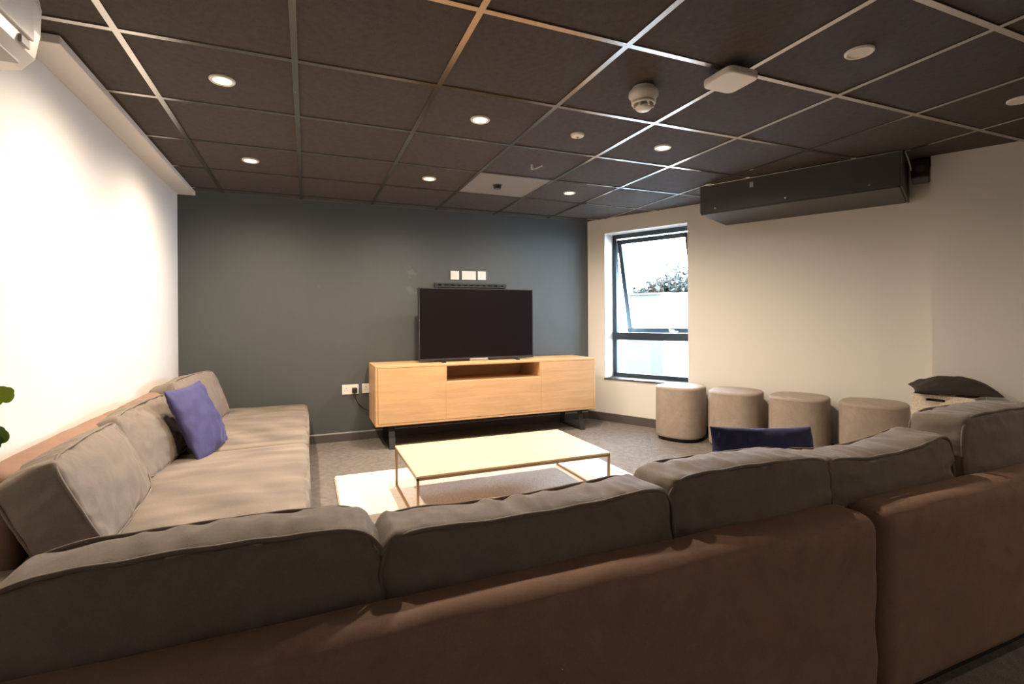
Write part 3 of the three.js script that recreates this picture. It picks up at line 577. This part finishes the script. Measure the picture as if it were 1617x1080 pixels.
// ------------------------------------------------------------------ ottomans
function ottomanGeo(prof, n = 2.7, seg = 64) {
  const g = new THREE.LatheGeometry(prof.map((a) => new THREE.Vector2(...a)), seg), p = g.attributes.position;
  for (let i = 0; i < p.count; i++) {
    const x = p.getX(i), z = p.getZ(i), r = Math.hypot(x, z); if (r < 1e-6) continue;
    const k = 1 / ((Math.abs(x / r)) ** n + (Math.abs(z / r)) ** n) ** (1 / n); p.setX(i, x * k); p.setZ(i, z * k);
  }
  weldNormals(g); return uvBox(g);
}
const R = 0.205, TOP = EYE - 0.615;
const ottBody = ottomanGeo([[0, 0.03], [R - 0.01, 0.03], [R - 0.002, 0.036], [R, 0.06], [R + 0.002, 0.2], [R, TOP - 0.03], [R - 0.001, TOP - 0.027]]);
const ottTop = ottomanGeo([[R - 0.001, TOP - 0.027], [R + 0.0008, TOP - 0.023], [R - 0.002, TOP - 0.012], [R - 0.010, TOP - 0.004], [R - 0.024, TOP], [R - 0.1, TOP + 0.004], [0, TOP + 0.006]]);
const ottFoot = ottomanGeo([[0, 0], [R - 0.022, 0], [R - 0.018, 0.03], [0, 0.03]]);
[[1.145, 'taupe ottoman under the window, farthest from the storage box'], [1.625, 'second taupe ottoman from the window'], [2.10, 'third taupe ottoman from the window'], [2.575, 'taupe ottoman next to the white storage box']].forEach(([s, label], i) => {
  const [x, z] = onWall(s, 0.24), o = thing('ottoman', label, 'ottoman', [x, 0, z], TURN + (rnd() - 0.5) * 0.06, 'taupe ottomans along the window wall');
  part('body', ottBody, M.ottoman, o); part('seat_pad', ottTop, M.ottoman, o); part('base', ottFoot, M.lining, o, 'black base');
});

// ------------------------------------------------------------------ storage box with a pillow on it
{
  const [x, z] = onWall(2.985, 0.515), o = thing('storage_box', 'tall cream storage box with a slot handle behind the sofa', 'box', [x, 0, z], TURN - 0.20);
  const w = 0.15, d = 0.14, h = EYE - 0.487, t = 0.006;
  const f = INTO;                                              // local z towards the room
  const sh = new THREE.Shape([[-w, 0], [w, 0], [w, h], [-w, h]].map((a) => new THREE.Vector2(...a)));
  sh.holes.push(new THREE.Path([[-0.075, h - 0.038], [-0.075, h - 0.022], [0.015, h - 0.022], [0.015, h - 0.038]].map((a) => new THREE.Vector2(...a))));
  const pan = uvBox(new THREE.ExtrudeGeometry(sh, { depth: t, bevelEnabled: false }));
  part('front_panel', pan.clone().translate(0, 0, f * d - t / 2), M.canvas, o); part('back_panel', pan.clone().translate(0, 0, -f * d - t / 2), M.canvas, o);
  part('side_panel', box(-w - t / 2, -w + t / 2, 0, h, -d, d), M.canvas, o); part('side_panel', box(w - t / 2, w + t / 2, 0, h, -d, d), M.canvas, o);
  part('bottom', box(-w, w, 0, 0.008, -d, d), M.canvas, o);
  const p = thing('scatter_pillow', 'black scatter pillow lying on the cream storage box', 'pillow', [x + 0.015, h + 0.022, z + 0.015]);
  p.rotation.set(-H2 + 0.08, 0, -1.1 , 'XYZ'); p.rotation.order = 'YXZ'; p.rotation.set(-H2 + 0.03, TURN + 0.15, 0.0);
  part('seam', cord(0.37, 0.335, 0, 0.02, 0.003), M.dark, part('cover', flatBelow(pillowGeo(0.41, 0.36, 0.17, 12.4)), M.dark, p));
}

// ------------------------------------------------------------------ plant beside the viewer
{
  const o = thing('potted_plant', 'leafy green potted plant on the floor behind the sofa corner', 'plant', [-0.50, 0, -0.60]);
  part('pot', new THREE.LatheGeometry([[0, 0], [0.10, 0], [0.125, 0.02], [0.14, 0.28], [0.145, 0.30], [0.135, 0.30], [0.128, 0.27], [0, 0.27]].map((a) => new THREE.Vector2(...a)), 40), M.pot, o);
  part('soil', new THREE.CylinderGeometry(0.127, 0.127, 0.01, 30).translate(0, 0.275, 0), M.soil, o);
  const sh = new THREE.Shape(); sh.moveTo(0, 0); sh.bezierCurveTo(0.011, 0.0, 0.013, 0.006, 0.010, 0.011); sh.bezierCurveTo(0.018, 0.013, 0.014, 0.026, 0.006, 0.028); sh.bezierCurveTo(0.004, 0.032, -0.004, 0.032, -0.006, 0.028); sh.bezierCurveTo(-0.014, 0.026, -0.018, 0.013, -0.010, 0.011); sh.bezierCurveTo(-0.013, 0.006, -0.011, 0.0, 0, 0);
  const lg = new THREE.ShapeGeometry(sh, 6);
  const lp = lg.attributes.position; for (let i = 0; i < lp.count; i++) lp.setZ(i, -(lp.getX(i) ** 2) * 12 - lp.getY(i) ** 2 * 4);
  lg.computeVertexNormals();
  const leafAt = (x, y, z, ry, rz, k, m, on) => { const l = part('leaf', lg, m, on); l.position.set(x, y, z); l.rotation.set(-0.3, ry, rz, 'YXZ'); l.scale.setScalar(k); };
  for (let k = 0; k < 7; k++) {
    const a = k / 7 * 6.28 + 0.4, L = 0.10 + rnd() * 0.09, top = 0.78 + rnd() * 0.3, tx = Math.cos(a) * L, tz = Math.sin(a) * L;
    const st = part('stem', tube([[Math.cos(a) * 0.03, 0.27, Math.sin(a) * 0.03], [tx * 0.5, top * 0.7, tz * 0.5], [tx, top, tz]], 0.004, 18), M.stem, o);
    for (let i = 0; i < 9; i++) { const f = 0.35 + 0.65 * i / 8; leafAt(tx * f + (rnd() - 0.5) * 0.05, 0.27 + (top - 0.27) * f, tz * f + (rnd() - 0.5) * 0.05, rnd() * 6.28, (rnd() - 0.5) * 2, 0.9 + rnd() * 0.7, rnd() > 0.5 ? M.leaf : M.leafDark, st); }
  }
  const st = part('stem', tube([[0.03, 0.27, 0], [0.14, 0.72, 0.0], [0.215, EYE - 0.15, 0], [0.237, EYE - 0.06, 0]], 0.0026, 24), M.stem, o);
  leafAt(0.234, EYE - 0.072, 0.004, 0.35, -0.95, 0.62, M.leaf, st); leafAt(0.236, EYE - 0.078, 0.002, 0.3, 0.6, 0.5, M.leaf, st); leafAt(0.232, EYE - 0.115, 0.004, 0.3, -0.4, 0.72, M.leafDark, st); leafAt(0.225, EYE - 0.11, 0.006, 0.3, -1.4, 0.6, M.leafDark, st);
}

renderer.render(scene, camera);
